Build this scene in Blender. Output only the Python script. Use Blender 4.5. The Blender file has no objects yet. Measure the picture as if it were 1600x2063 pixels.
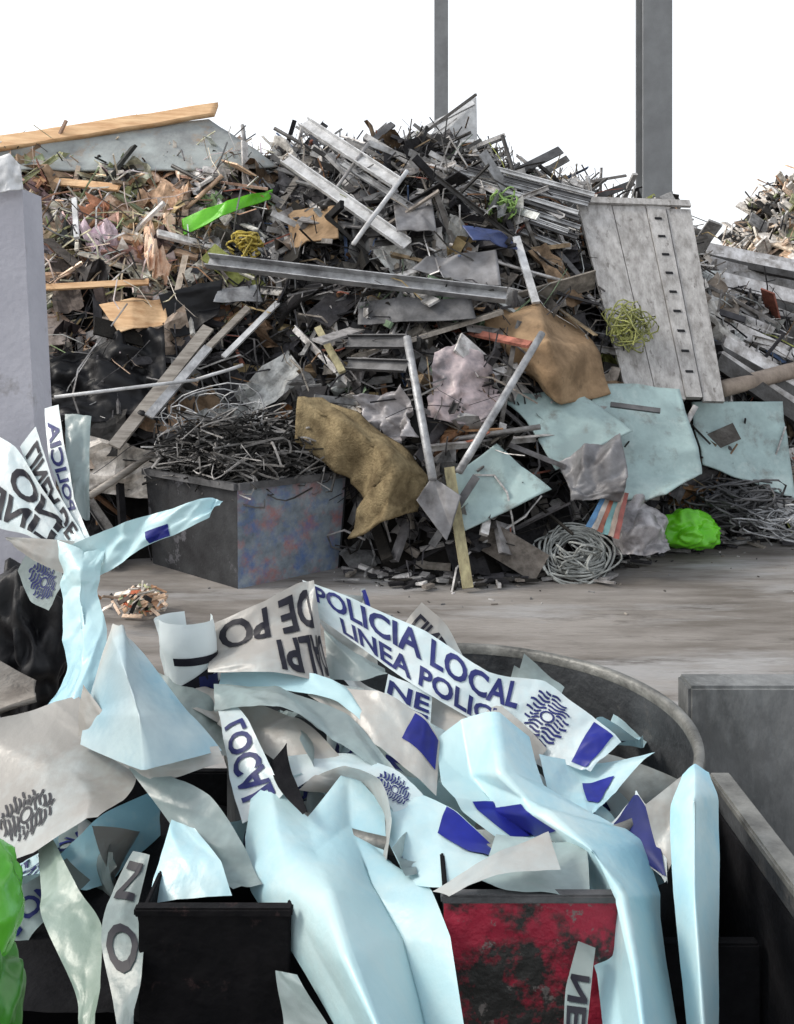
import bpy, bmesh, math, random
import numpy as np
from mathutils import Vector, Matrix, noise
random.seed(7)
R=random.random
def U(a,b): return a+(b-a)*R()
scene=bpy.context.scene
F=1800.; HZ=700.; CH=1.8
def S(u,v,d):            # image pixel coordinates + assumed depth -> metres
    return Vector(((u-800)/F*d, d, CH-(v-HZ)/F*d))
# ---------------- materials
def nt(m):
    m.use_nodes=True; return m.node_tree.nodes, m.node_tree.links
def pmat(name,c1,c2=None,scale=4,rough=.6,metal=0,bump=.25,bscale=40,attr=False,stretch=(1,1,1),trans=0,detail=8,lo=.35,hi=.65,c3=None,s3=2.5,t3=.55,spec=.5,w3=.04,c4=None,s4=3,t4=.6,w4=.04):
    m=bpy.data.materials.new(name); n,l=nt(m)
    b=n['Principled BSDF']; b.inputs['Roughness'].default_value=rough; b.inputs['Metallic'].default_value=metal
    b.inputs['Specular IOR Level'].default_value=spec
    tc=n.new('ShaderNodeTexCoord'); mp=n.new('ShaderNodeMapping'); mp.inputs['Scale'].default_value=stretch
    l.new(tc.outputs['Object'],mp.inputs['Vector'])
    nz=n.new('ShaderNodeTexNoise'); nz.inputs['Scale'].default_value=scale; nz.inputs['Detail'].default_value=detail; nz.inputs['Roughness'].default_value=.65
    l.new(mp.outputs[0],nz.inputs['Vector'])
    rp=n.new('ShaderNodeValToRGB'); e=rp.color_ramp.elements
    e[0].position=lo; e[1].position=hi
    c2=c2 or tuple(x*.55 for x in c1)
    e[0].color=(*c2,1); e[1].color=(*c1,1)
    l.new(nz.outputs['Fac'],rp.inputs[0]); out=rp.outputs[0]
    def layer(out,c,s_,t_,w_,loc):
        n3=n.new('ShaderNodeTexNoise'); n3.inputs['Scale'].default_value=s_; n3.inputs['Detail'].default_value=6; n3.inputs['Roughness'].default_value=.7
        mp3=n.new('ShaderNodeMapping'); mp3.inputs['Location'].default_value=loc; mp3.inputs['Scale'].default_value=stretch; l.new(tc.outputs['Object'],mp3.inputs['Vector']); l.new(mp3.outputs[0],n3.inputs['Vector'])
        r3=n.new('ShaderNodeValToRGB'); r3.color_ramp.elements[0].position=t_; r3.color_ramp.elements[1].position=t_+w_
        l.new(n3.outputs['Fac'],r3.inputs[0])
        mx=n.new('ShaderNodeMix'); mx.data_type='RGBA'; l.new(r3.outputs[0],mx.inputs[0]); l.new(out,mx.inputs[6]); mx.inputs[7].default_value=(*c,1); return mx.outputs[2]
    if c3: out=layer(out,c3,s3,t3,w3,(3.1,7.7,1.3))
    if c4: out=layer(out,c4,s4,t4,w4,(8.3,2.2,5.9))
    if attr:
        at=n.new('ShaderNodeAttribute'); at.attribute_name='Col'
        mx=n.new('ShaderNodeMix'); mx.data_type='RGBA'; mx.blend_type='MULTIPLY'; mx.inputs[0].default_value=1
        l.new(at.outputs['Color'],mx.inputs[6]); l.new(out,mx.inputs[7]); out=mx.outputs[2]
    l.new(out,b.inputs['Base Color'])
    if bump:
        nb=n.new('ShaderNodeTexNoise'); nb.inputs['Scale'].default_value=bscale; nb.inputs['Detail'].default_value=5
        l.new(mp.outputs[0],nb.inputs['Vector'])
        bp=n.new('ShaderNodeBump'); bp.inputs['Strength'].default_value=bump; bp.inputs['Distance'].default_value=.02
        l.new(nb.outputs['Fac'],bp.inputs['Height']); l.new(bp.outputs[0],b.inputs['Normal'])
    if trans:
        tr=n.new('ShaderNodeBsdfTranslucent'); l.new(out,tr.inputs['Color'])
        ms=n.new('ShaderNodeMixShader'); ms.inputs[0].default_value=trans
        l.new(b.outputs[0],ms.inputs[1]); l.new(tr.outputs[0],ms.inputs[2]); l.new(ms.outputs[0],n['Material Output'].inputs[0])
    return m
def link(ob,parent=None):
    scene.collection.objects.link(ob)
    if parent: ob.parent=parent
    return ob
def empty(name):
    e=bpy.data.objects.new(name,None); e.empty_display_size=.1; return link(e)
def meshobj(name,vs,fs,mat,parent=None,smooth=False):
    me=bpy.data.meshes.new(name); me.from_pydata([tuple(v) for v in vs],[],fs); me.update()
    if smooth: me.polygons.foreach_set('use_smooth',[True]*len(me.polygons))
    ob=bpy.data.objects.new(name,me); me.materials.append(mat); return link(ob,parent)
# ---------------- debris builder
class Soup:
    def __init__(s): s.v=[];s.f=[];s.c=[];s.m=[];s.sm=[]
    def add(s,vs,fs,col,mi=0,sm=False):
        o=len(s.v); s.v+= [tuple(v) for v in vs]
        for f in fs: s.f.append(tuple(i+o for i in f)); s.c.append(col); s.m.append(mi); s.sm.append(sm)
    def box(s,c,a,b,d,col,mi=0):
        vs=[c+a*i+b*j+d*k for i in(-1,1) for j in(-1,1) for k in(-1,1)]
        s.add(vs,[(0,1,3,2),(4,6,7,5),(0,4,5,1),(2,3,7,6),(0,2,6,4),(1,5,7,3)],col,mi)
    def tube(s,pts,r,n,col,mi=0):
        vs=[];fs=[]
        for i,p in enumerate(pts):
            t=(pts[min(i+1,len(pts)-1)]-pts[max(i-1,0)])
            if t.length<1e-6: t=Vector((0,0,1))
            t.normalize(); a=t.orthogonal().normalized(); b=t.cross(a)
            for k in range(n):
                an=2*math.pi*k/n; vs.append(p+(a*math.cos(an)+b*math.sin(an))*r)
        for i in range(len(pts)-1):
            for k in range(n): fs.append((i*n+k,i*n+(k+1)%n,(i+1)*n+(k+1)%n,(i+1)*n+k))
        fs.append(tuple(range(n))[::-1]); fs.append(tuple(range((len(pts)-1)*n,len(pts)*n)))
        s.add(vs,fs,col,mi,n>5)
    def sheet(s,c,a,b,nrm,bend,col,mi=0,n=5):
        vs=[];fs=[];sd=Vector((U(0,50),U(0,50),U(0,50)))
        for i in range(n+1):
            for j in range(n+1):
                x=i/n*2-1;y=j/n*2-1
                p=c+a*x+b*y; h=noise.noise(Vector((x*1.3,y*1.3,0))+sd)+.6*abs(noise.noise(Vector((x*2.2,y*2.2,3))+sd))
                vs.append(p+nrm*bend*h)
        for i in range(n):
            for j in range(n):
                k=i*(n+1)+j; fs.append((k,k+1,k+n+2,k+n+1))
        s.add(vs,fs,col,mi,False)
    def build(s,name,mats,parent=None):
        me=bpy.data.meshes.new(name); me.from_pydata(s.v,[],s.f)
        at=me.color_attributes.new('Col','FLOAT_COLOR','CORNER')
        lt=np.array([len(f) for f in s.f]); c=np.array([(*q,1.) for q in s.c],dtype=np.float32)
        at.data.foreach_set('color',np.repeat(c,lt,axis=0).ravel())
        for m in mats: me.materials.append(m)
        me.polygons.foreach_set('material_index',s.m); me.polygons.foreach_set('use_smooth',s.sm); me.update()
        return link(bpy.data.objects.new(name,me),parent)
M_mat=pmat('scrap_matte',(1.1,1.06,1.02),(.38,.36,.34),scale=9,rough=.85,attr=True,bump=.4,bscale=50,spec=.25)
M_met=pmat('scrap_metal',(1.1,1.08,1.06),(.38,.35,.32),scale=7,rough=.5,metal=.45,attr=True,bump=.3,bscale=40,spec=.4)
# ---------------- heap shape
def lerp_tab(x,tab):
    if x<=tab[0][0]: return tab[0][1]
    for (a,p),(b,q) in zip(tab,tab[1:]):
        if x<=b: t=(x-a)/(b-a); t=t*t*(3-2*t); return p+(q-p)*t
    return tab[-1][1]
HT=[(-11,0),(-8,2.2),(-5.5,3.7),(-3.2,3.8),(-1,3.75),(1,3.8),(2.0,3.4),(2.9,3.1),(3.7,2.2),(4.6,1.7),(6.5,1.2),(9,0)]
FT=[(-6,7.2),(-2.6,7.3),(-2.2,7.6),(-1.2,7.75),(-.5,7.3),(.3,6.95),(.6,6.9),(1.4,7.3),(2.4,8.1),(3.6,8.5),(9,9.5)]
def heap(x,y):
    H=lerp_tab(x,HT); y0=lerp_tab(x,FT); yr=10.4
    if y<y0: return -.05
    if y<yr: z=H*math.sin(math.pi/2*(y-y0)/(yr-y0))**.85
    elif y<11.3: z=H
    else: z=H*max(0,math.cos(math.pi/2*min(1,(y-11.3)/4)))
    k=min(1,z/1.0)
    return z+k*(.28*noise.noise(Vector((x*1.1,y*1.1,3)))+.24*noise.noise(Vector((x*3,y*3,9))))
def hit(u,v,default=10.3):
    d=6.3
    while d<12:
        p=S(u,v,d)
        if heap(p.x,p.y)>max(p.z,0.0): return d
        d+=.03
    return default
def Hh(u,v,off=.3,default=10.3):
    return S(u,v,hit(u,v,default)-off)
def hnorm(x,y):
    e=.15
    return Vector((heap(x-e,y)-heap(x+e,y),heap(x,y-e)-heap(x,y+e),2*e)).normalized()
G=[(.32,.33,.34),(.2,.21,.22),(.46,.47,.48),(.07,.07,.08),(.68,.69,.70),(.03,.03,.034),(.26,.24,.22),(.36,.34,.31),(.78,.79,.8),(.05,.05,.05),(.12,.115,.11)]
Wm=[(.86,.62,.44),(.9,.78,.64),(.66,.40,.25),(.94,.9,.84),(.4,.29,.2),(.6,.5,.42),(.12,.1,.09),(.92,.88,.8),(.45,.48,.28),(.9,.9,.89),(.05,.05,.05),(.34,.4,.25),(.88,.70,.56),(.9,.86,.8)]
Cc=[(.45,.36,.2),(.3,.24,.16),(.1,.16,.3),(.2,.3,.2),(.5,.2,.15),(.4,.45,.15),(.55,.6,.62),(.25,.14,.08),(.3,.18,.1),(.22,.15,.10),(.35,.27,.18)]
Dk=[(.02,.02,.023),(.04,.04,.045),(.08,.08,.09),(.16,.16,.17),(.4,.4,.41),(.03,.028,.025)]
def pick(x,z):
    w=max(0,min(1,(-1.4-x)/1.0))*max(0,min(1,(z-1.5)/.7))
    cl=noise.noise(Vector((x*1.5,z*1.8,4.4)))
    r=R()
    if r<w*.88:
        c=random.choice(Wm); return tuple(min(.93,q*U(.9,1.2)) for q in c)  # warm sunlight on the upper left is put into these debris colours
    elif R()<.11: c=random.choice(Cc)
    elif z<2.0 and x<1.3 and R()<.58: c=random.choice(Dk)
    elif cl<-.08 and R()<.75: c=random.choice(Dk)  # dark clusters put the shade of the heap's gaps into the colours
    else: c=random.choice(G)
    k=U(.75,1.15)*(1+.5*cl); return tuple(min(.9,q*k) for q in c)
s=Soup()
nx,ny=150,80; vs=[];fs=[]
for i in range(nx):
    for j in range(ny):
        x=-11+20*i/(nx-1); y=6.7+9*j/(ny-1); vs.append((x,y,heap(x,y)-.12))
for i in range(nx-1):
    for j in range(ny-1):
        k=i*ny+j; fs.append((k,k+ny,k+ny+1,k+1))
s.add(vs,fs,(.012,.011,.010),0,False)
def frame(x,y,tilt=.3,co=.65):
    n=hnorm(x,y); t=Vector((1,0,0)); t=(t-n*t.dot(n)).normalized(); b=n.cross(t)
    a=8*noise.noise(Vector((x*.8,y*.8,7.7)))+random.gauss(0,.45) if R()<co else U(0,2*math.pi)
    d=(t*math.cos(a)+b*math.sin(a)+n*random.gauss(0,tilt)).normalized()
    w=(n+Vector((U(-1,1),U(-1,1),U(-1,1)))*.8); w=(w-d*w.dot(d)).normalized()
    return d,w,d.cross(w),n
def rp():
    while 1:
        x=U(-6.5,5.2); y0=lerp_tab(x,FT); y=y0+(11.4-y0)*R()**.9
        if -2.3<x<-.35 and y<7.9: continue
        return x,y,heap(x,y)
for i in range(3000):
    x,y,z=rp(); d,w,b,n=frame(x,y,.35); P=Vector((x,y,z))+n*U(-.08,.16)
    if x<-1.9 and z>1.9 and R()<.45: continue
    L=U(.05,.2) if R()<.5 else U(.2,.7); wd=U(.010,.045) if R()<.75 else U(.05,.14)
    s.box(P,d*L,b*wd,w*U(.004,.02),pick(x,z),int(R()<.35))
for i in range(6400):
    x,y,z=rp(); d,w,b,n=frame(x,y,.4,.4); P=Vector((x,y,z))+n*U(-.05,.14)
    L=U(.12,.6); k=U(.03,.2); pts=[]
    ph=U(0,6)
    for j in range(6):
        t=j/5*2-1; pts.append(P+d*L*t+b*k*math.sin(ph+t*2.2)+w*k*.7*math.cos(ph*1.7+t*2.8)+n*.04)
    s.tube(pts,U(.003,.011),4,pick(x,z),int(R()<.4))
for i in range(2300):
    x,y,z=rp(); d,w,b,n=frame(x,y,.5); P=Vector((x,y,z))+n*U(-.04,.1)
    s.sheet(P,d*U(.06,.3),b*U(.04,.16),w,U(.05,.3),pick(x,z),int(R()<.35))
for i in range(130):
    x,y,z=rp(); n=hnorm(x,y); P=Vector((x,y,z))+n*U(.05,.2); d=n.orthogonal().normalized(); d=(Matrix.Rotation(U(0,6.3),3,n)@d); d=(d+n*U(-.3,.3)).normalized(); b=n.cross(d).normalized()
    c=random.choice([(.42,.45,.46),(.50,.53,.54),(.3,.32,.33),(.38,.34,.30),(.6,.6,.58),(.15,.15,.16),(.25,.18,.12)]) if x>-1.7 else random.choice(Wm)
    s.sheet(P,d*U(.2,.42),b*U(.1,.24),n,U(.1,.3),c,int(R()<.3),7)
for i in range(260):
    x,y,z=rp(); d,w,b,n=frame(x,y,.2,.5); P=Vector((x,y,z))+n*U(.08,.22); L=U(.35,.95); g=random.choice([.08,.16,.3,.45,.6,.7]); c=(g,g,g*1.01)
    if x<-1.9 and z>1.8: c=random.choice(Wm)
    if R()<.4: s.tube([P-d*L,P+b*U(-.03,.03),P+d*L],U(.010,.026),8,c,1)
    else:
        wd=U(.018,.045); s.box(P,d*L,b*wd,w*.004,c,1); s.box(P+b*wd*.95+w*.015,d*L,b*.003,w*.015,c,1)
for i in range(150):
    x=U(-1.5,2.8); y=U(9.0,10.8); z=heap(x,y); 
    sg=-1 if R()<.72 else 1
    d=Vector((1,U(-.3,.3),sg*U(.2,.75))).normalized(); w=Vector((U(-.3,.3),-1,U(-.3,.5))); w=(w-d*w.dot(d)).normalized(); b=d.cross(w)
    L=U(.25,.75)
    g=random.choice([.15,.35,.5,.65,.08])
    s.box(Vector((x,y-.1,z+U(-.05,.12))),d*L,b*U(.012,.04),w*.01,(g,g*1.01,g*1.02),int(R()<.5))
for i in range(220):
    x=U(-5,3); y=U(10,10.8); z=heap(x,y); d=Vector((U(-1,1),U(-.4,.4),U(.0,1))).normalized(); w=d.orthogonal(); 
    s.tube([Vector((x,y,z)),Vector((x,y,z))+d*U(.15,.3)+Vector((0,0,.03)),Vector((x,y,z))+d*U(.35,.55)],U(.005,.014),4,pick(x,z),0)
for i in range(420):
    x=U(-.4,5); y=lerp_tab(x,FT)-abs(random.gauss(0,.16)); a=U(0,6.3); d=Vector((math.cos(a),math.sin(a),U(-.1,.3))).normalized(); w=Vector((0,0,1)); w=(w-d*w.dot(d)).normalized()
    s.box(Vector((x,y,.03)),d*U(.02,.16),d.cross(w)*U(.01,.04),w*U(.004,.015),random.choice(Dk+Dk+G))
for i in range(110):
    x=U(-1.5,4.5); y=lerp_tab(x,FT)-abs(random.gauss(0,.7))-.1
    if y<3: continue
    a=U(0,6.3); d=Vector((math.cos(a),math.sin(a),0)); w=Vector((0,0,1)); k=U(.003,.012)
    s.box(Vector((x,y,.004)),d*k*U(1,2.5),d.cross(w)*k*.5,w*.004,random.choice(G+[(.2,.18,.15)]))
s.build('scrap_heap',[M_mat,M_met])
# far heap
s2=Soup()
def heap2(x,y):
    r=math.hypot((x-9.6)/4.0,(y-20)/4.5)
    return max(-.05,5.4*math.cos(min(1,r)*math.pi/2))+(.4*noise.noise(Vector((x,y,0))) if r<1 else 0)
vs=[];fs=[];n2=50
for i in range(n2):
    for j in range(n2):
        x=5.6+8*i/(n2-1); y=15.5+9*j/(n2-1); vs.append((x,y,heap2(x,y)-.05))
for i in range(n2-1):
    for j in range(n2-1):
        k=i*n2+j; fs.append((k,k+n2,k+n2+1,k+1))
s2.add(vs,fs,(.3,.28,.25))
for i in range(2200):
    x=U(5.7,13); y=U(15.6,22); z=heap2(x,y)
    if z<0: continue
    d=Vector((U(-1,1),U(-1,1),U(-.8,.8))).normalized(); w=d.orthogonal().normalized(); c=random.choice(Wm+[(.88,.86,.83)]*10+G)
    s2.box(Vector((x,y,z+U(0,.15))),d*U(.1,.6),w*U(.02,.2),d.cross(w)*.02,c)
for i in range(900):
    x=U(5.7,13); y=U(15.6,22); z=heap2(x,y)
    if z<0: continue
    P=Vector((x,y,z+.1)); s2.tube([P+Vector((U(-.4,.4),U(-.3,.3),U(-.1,.5))) for k in range(4)],.02,4,random.choice(Wm+G))
s2.build('scrap_heap.001',[M_mat,M_met])
# ---------------- ground
Mg=pmat('concrete_ground',(.27,.25,.23),(.13,.115,.10),scale=1.6,rough=.9,bump=.6,bscale=26,stretch=(.4,1.5,1),c3=(.31,.305,.30),s3=.9,t3=.5,w3=.12,lo=.38,hi=.6,c4=(.08,.07,.06),s4=3.2,t4=.56,w4=.14)
meshobj('ground',[(-300,-300,0),(300,-300,0),(300,300,0),(-300,300,0)],[(0,1,2,3)],Mg)
# ---------------- solids
def bx(name,c,size,mat,rot=(0,0,0),parent=None,bev=.01):
    bm=bmesh.new(); bmesh.ops.create_cube(bm,size=1); bmesh.ops.scale(bm,vec=size,verts=bm.verts)
    if bev: bmesh.ops.bevel(bm,geom=bm.edges[:],offset=bev,segments=2,affect='EDGES')
    me=bpy.data.meshes.new(name); bm.to_mesh(me); bm.free(); me.materials.append(mat)
    ob=bpy.data.objects.new(name,me); ob.location=c; ob.rotation_euler=rot; return link(ob,parent)
Mst=pmat('grey_painted_steel',(.22,.23,.235),(.16,.165,.17),scale=2,rough=.6,bump=.1)
def hcol(name,x,y,w,h):
    e=empty(name); e.location=(x,y,0)
    bx('flange_front',(0,-w*.45,h/2),(w,w*.1,h),Mst,parent=e,bev=.004)
    bx('flange_rear',(0,w*.45,h/2),(w,w*.1,h),Mst,parent=e,bev=.004)
    bx('web',(0,0,h/2),(w*.08,w*.8,h),Mst,parent=e,bev=0)
    bx('base_plate',(0,0,.015),(w*1.6,w*1.6,.03),Mst,parent=e,bev=.004)
hcol('steel_column',(1317-800)/F*14,14,.45,9)
hcol('steel_column',(889-800)/F*27,27,.40,14)
# ---------------- beams on the heap
def beam(name,p,q,w,t,mat,kind='box'):
    d=(q-p); L=d.length; d.normalize(); nrm=Vector((0,-1,.5)); nrm=(nrm-d*nrm.dot(d)).normalized(); b=d.cross(nrm)
    so=Soup()
    if kind=='pipe':
        so.tube([p,p.lerp(q,.35),p.lerp(q,.7)+nrm*.012*U(-1,1),q],w/2,10,(1,1,1))
    elif kind=='chan':
        so.box((p+q)/2,d*L/2,b*w/2,nrm*.004,(1,1,1))
        so.box((p+q)/2+b*w*.48+nrm*t/2,d*L/2,b*.005,nrm*(t/2),(1,1,1))
        so.box((p+q)/2-b*w*.48+nrm*t/2,d*L/2,b*.005,nrm*(t/2),(1,1,1))
    else: so.box((p+q)/2,d*L/2,b*w/2,nrm*t/2,(1,1,1))
    return so.build(name,[mat])
Mal=pmat('aluminium',(.48,.49,.50),(.16,.16,.165),scale=6,rough=.45,metal=.3,bump=.3)
Mdk=pmat('dark_steel',(.14,.14,.145),(.04,.04,.042),scale=5,rough=.6,metal=.2)
Mwd=pmat('weathered_wood',(.40,.37,.33),(.16,.14,.12),scale=3,rough=.85,stretch=(1,1,8),bump=.3)
Mor=pmat('lit_pine',(.85,.58,.33),(.55,.31,.15),scale=2.5,rough=.7,stretch=(1,4,8))  # pine with the warm sunlight put into its colour
Myw=pmat('yellow_pine',(.42,.38,.22),(.22,.19,.11),scale=5,rough=.8,stretch=(5,5,1))
Mwt=pmat('white_metal',(.72,.73,.74),(.34,.34,.34),scale=6,rough=.5)
def B(name,u1,v1,u2,v2,w,t,mat,kind='box',off=.35,o2=None):
    return beam(name,Hh(u1,v1,off),Hh(u2,v2,off if o2 is None else o2),w,t,mat,kind)
def BD(name,u1,v1,d1,u2,v2,d2,w,t,mat,kind='box'):
    return beam(name,S(u1,v1,d1),S(u2,v2,d2),w,t,mat,kind)
BD('aluminium_channel',612,248,9.5,800,372,8.7,.13,.05,Mwt,'chan')
BD('aluminium_channel',575,322,9.1,820,495,8.3,.12,.05,Mwt,'chan')
BD('aluminium_channel',690,330,9.1,830,420,8.7,.06,.03,Mal,'chan')
BD('steel_beam',420,530,8.2,1020,600,7.8,.12,.08,Mal,'chan')
BD('metal_rod',820,345,8.7,712,492,8.1,.045,.03,Mwt,'pipe')
BD('metal_rod',718,312,9.5,792,250,9.7,.07,.03,Mdk,'box')
BD('metal_plate',1025,355,9.4,1130,302,9.6,.10,.02,Mdk,'box')
B('metal_pipe',820,680,872,965,.07,.05,Mal,'pipe',.5)
B('metal_pipe',1092,672,925,950,.06,.05,Mal,'pipe',.85,.8)
BD('wooden_stake',905,942,6.9,943,1185,6.55,.08,.035,Myw,'box')
B('metal_rod',1040,478,1080,610,.07,.03,Mwt,'box',.5)
for k in range(9):
    BD('aluminium_slat',850+k*14+U(-20,20),375-k*6+8,9.0,1150+k*5+U(-20,10),495-k*13+U(-5,5),8.65+k*.03,.045,.02,[Mal,Mdk,Mwt][k%3],'chan')
B('metal_rod',1100,480,1170,560,.05,.03,Mdk,'box',.45)
B('wooden_plank',640,300,560,420,.07,.03,Mwd,'box',.4)
B('wooden_plank',230,900,420,660,.11,.03,Mwd,'box',.4)
B('wooden_plank',300,840,420,700,.08,.03,Mal,'box',.55)
B('wooden_plank',420,700,500,620,.06,.03,Mwd,'box',.5)
B('wooden_plank',450,720,560,610,.05,.03,Mwt,'box',.45)
B('metal_rod',180,1000,310,915,.06,.03,Mwd,'pipe',.4)
B('metal_rod',110,800,400,765,.03,.03,Mwt,'pipe',.6)
B('metal_rod',395,765,490,735,.03,.03,Mwt,'pipe',.6)
B('wooden_plank',80,580,300,568,.06,.03,Mor,'box',.4)
B('wooden_plank',50,360,240,378,.08,.03,Mor,'box',.4)
B('metal_rod',150,400,155,480,.05,.03,Mwt,'box',.4)
B('wooden_plank',640,660,690,750,.06,.03,Myw,'box',.5)
B('metal_plate',700,690,820,690,.12,.04,Mdk,'chan',.4)
B('metal_plate',700,735,820,740,.10,.04,Mdk,'chan',.42)
B('metal_rod',365,255,420,325,.12,.03,Mdk,'box',.3)
B('wooden_plank',270,235,350,320,.08,.03,Mor,'box',.35)
BD('metal_rod',1230,815,7.5,1330,828,7.45,.04,.03,Mdk,'box')
B('metal_rod',870,1100,960,960,.06,.03,Mdk,'box',.3)
# ---------------- patches
def cr(p,t,sharp=0):
    n=len(p)
    if n==1: return p[0]
    x=t*(n-1); i=min(int(x),n-2); f=x-i
    if n==2: return p[0].lerp(p[1],f)
    a=p[i-1] if i>0 else p[0]*2-p[1]; b=p[i]; c=p[i+1]; d=p[i+2] if i+2<n else p[-1]*2-p[-2]
    q=.5*((2*b)+(c-a)*f+(2*a-5*b+4*c-d)*f*f+(3*b-a-3*c+d)*f**3)
    return q.lerp(b.lerp(c,f),sharp) if sharp else q
CAM=Vector((0,0,CH))
def hsh(i,j,sd):
    x=math.sin(i*127.1+j*311.7+sd*17.31)*43758.5453; return x-math.floor(x)
def tri(x,y,sd):
    i=math.floor(x);j=math.floor(y);fx=x-i;fy=y-j
    if hsh(i,j,sd+5)<.5:
        if fx+fy<1:
            a=hsh(i,j,sd); return a+(hsh(i+1,j,sd)-a)*fx+(hsh(i,j+1,sd)-a)*fy
        a=hsh(i+1,j+1,sd); return a+(hsh(i,j+1,sd)-a)*(1-fx)+(hsh(i+1,j,sd)-a)*(1-fy)
    if fx>fy:
        a=hsh(i+1,j,sd); return a+(hsh(i,j,sd)-a)*(1-fx)+(hsh(i+1,j+1,sd)-a)*fy
    a=hsh(i,j+1,sd); return a+(hsh(i+1,j+1,sd)-a)*fx+(hsh(i,j,sd)-a)*(1-fy)
class Patch:
    def __init__(s,grid,amp=.01,cs=7,sharp=.0,facet=True,el=.5):
        s.g=grid; s.a=amp; s.cs=cs; s.sh=sharp; s.fc=facet; s.el=el; s.fine=.45 if cs<=5.6 else 1
        s.sd=U(0,99); s.sv=Vector((s.sd,U(0,99),U(0,99))); s.th=U(.35,1.0)*random.choice((-1,1))
        s.La=sum((grid[i+1][len(grid[i+1])//2]-grid[i][len(grid[i])//2]).length for i in range(len(grid)-1))
        s.Lb=max((r[-1]-r[0]).length for r in grid)
    def base(s,a,b): return cr([cr(r,b,s.sh) for r in s.g],a,s.sh)
    def ev(s,a,b):
        e=.012
        p=s.base(a,b); da=s.base(min(1,a+e),b)-s.base(max(0,a-e),b); db=s.base(a,min(1,b+e))-s.base(a,max(0,b-e))
        n=da.cross(db)
        n=n.normalized() if n.length>1e-12 else Vector((0,-1,0))
        if n.dot(CAM-p)<0: n=-n
        X=a*s.La*s.cs*1.25; Y=b*s.Lb*s.cs*1.25
        w=.2*noise.noise(Vector((X*.6,Y*.6,s.sd))); X+=w; Y-=w
        c,sn=math.cos(s.th),math.sin(s.th); x=(X*c-Y*sn)*s.el; y=X*sn+Y*c
        f=s.fine
        h=(tri(x,y,s.sd)-.5)*2.1+((tri(x*2.3+.4,y*2.1,s.sd+9)-.5)*.75+(tri(y*3.1+.2,x*5.3,s.sd+3)-.5)*.22*f+.06*noise.noise(p*45+s.sv)*f)*f
        return p+n*s.a*h,n
def patch(name,grid,mat,amp=.01,cs=7,na=44,nb=28,parent=None,thick=0,prints=(),sharp=0,facet=True,el=.5):
    P=Patch(grid,amp,cs,sharp,facet,el); vs=[];fs=[]
    for i in range(na+1):
        for j in range(nb+1): vs.append(P.ev(i/na,j/nb)[0])
    for i in range(na):
        for j in range(nb):
            k=i*(nb+1)+j; fs.append((k,k+1,k+nb+2,k+nb+1))
    ob=meshobj(name,vs,fs,mat,parent,True)
    if thick:
        m=ob.modifiers.new('solid','SOLIDIFY'); m.thickness=thick; m.offset=0
    for pr in prints: do_print(P,pr,parent or ob)
    return ob
_tc={}
def textmesh(body):
    if body in _tc: return _tc[body]
    cu=bpy.data.curves.new('t','FONT'); cu.body=body; cu.offset=.028; cu.resolution_u=3; cu.space_line=.85
    ob=bpy.data.objects.new('t',cu); scene.collection.objects.link(ob)
    dg=bpy.context.evaluated_depsgraph_get(); me=bpy.data.meshes.new_from_object(ob.evaluated_get(dg))
    bm=bmesh.new(); bm.from_mesh(me); bmesh.ops.triangulate(bm,faces=bm.faces)
    for k in range(5):
        es=[e for e in bm.edges if e.calc_length()>.09]
        if es: bmesh.ops.subdivide_edges(bm,edges=es,cuts=1); bmesh.ops.triangulate(bm,faces=[f for f in bm.faces if len(f.verts)>3])
    vs=[(v.co.x,v.co.y) for v in bm.verts]; bm.verts.index_update(); fs=[tuple(v.index for v in f.verts) for f in bm.faces]; bm.free()
    bpy.data.objects.remove(ob); 
    X=[v[0] for v in vs];Y=[v[1] for v in vs]
    vs=[((x-min(X))/(max(X)-min(X)),(y-min(Y))/(max(Y)-min(Y))) for x,y in vs]
    _tc[body]=(vs,fs); return vs,fs
def emblem():
    # plain stand-in mark: an oval of wavy upright bars round a small ring
    vs=[];fs=[]
    def ring(r0,r1,n=32):
        o=len(vs)
        for k in range(n):
            a=2*math.pi*k/n
            for r in(r0,r1): vs.append((.5+r*math.cos(a),.5+1.25*r*math.sin(a)))
        for k in range(n):
            i=o+2*k; j=o+2*((k+1)%n); fs.append((i,i+1,j+1,j))
    ring(.09,.125)
    nb_=13
    for k in range(nb_):
        x=.03+.94*k/(nb_-1); half=.46*math.sqrt(max(0.10,1-((x-.5)/.52)**2))*(1 if k%2 else .8)
        gaps=[(.5-half,.5+half)]
        if abs(x-.5)<.15:
            g=1.25*math.sqrt(max(0,.15**2-(x-.5)**2)); gaps=[(.5-half,.5-g),(.5+g,.5+half)]
        for y0,y1 in gaps:
            if y1-y0<.03: continue
            f=.40+.12*((k*7)%3)/3
            for m,(q0,q1) in enumerate([(y0,y0+(y1-y0)*(f-.03)),(y0+(y1-y0)*(f+.03),y1)]):
                n_=6; o=len(vs)
                for t in range(n_+1):
                    y=q0+(q1-q0)*t/n_; xx=x+.022*math.sin(y*19+k*.7); vs.append((xx-.022,y)); vs.append((xx+.022,y))
                for t in range(n_): fs.append((o+2*t,o+2*t+1,o+2*t+3,o+2*t+2))
    return vs,fs
def block(n=18):
    vs=[(i/n,j/n) for i in range(n+1) for j in range(n+1)]
    return vs,[(i*(n+1)+j,i*(n+1)+j+1,(i+1)*(n+1)+j+1,(i+1)*(n+1)+j) for i in range(n) for j in range(n)]
Mink=pmat('ink_navy',(.015,.022,.14),(.010,.015,.08),scale=9,rough=.5,bump=0,spec=.3)
Mblk=pmat('ink_black',(.010,.010,.018),(.005,.005,.01),scale=9,rough=.5,bump=0,spec=.3)
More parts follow.
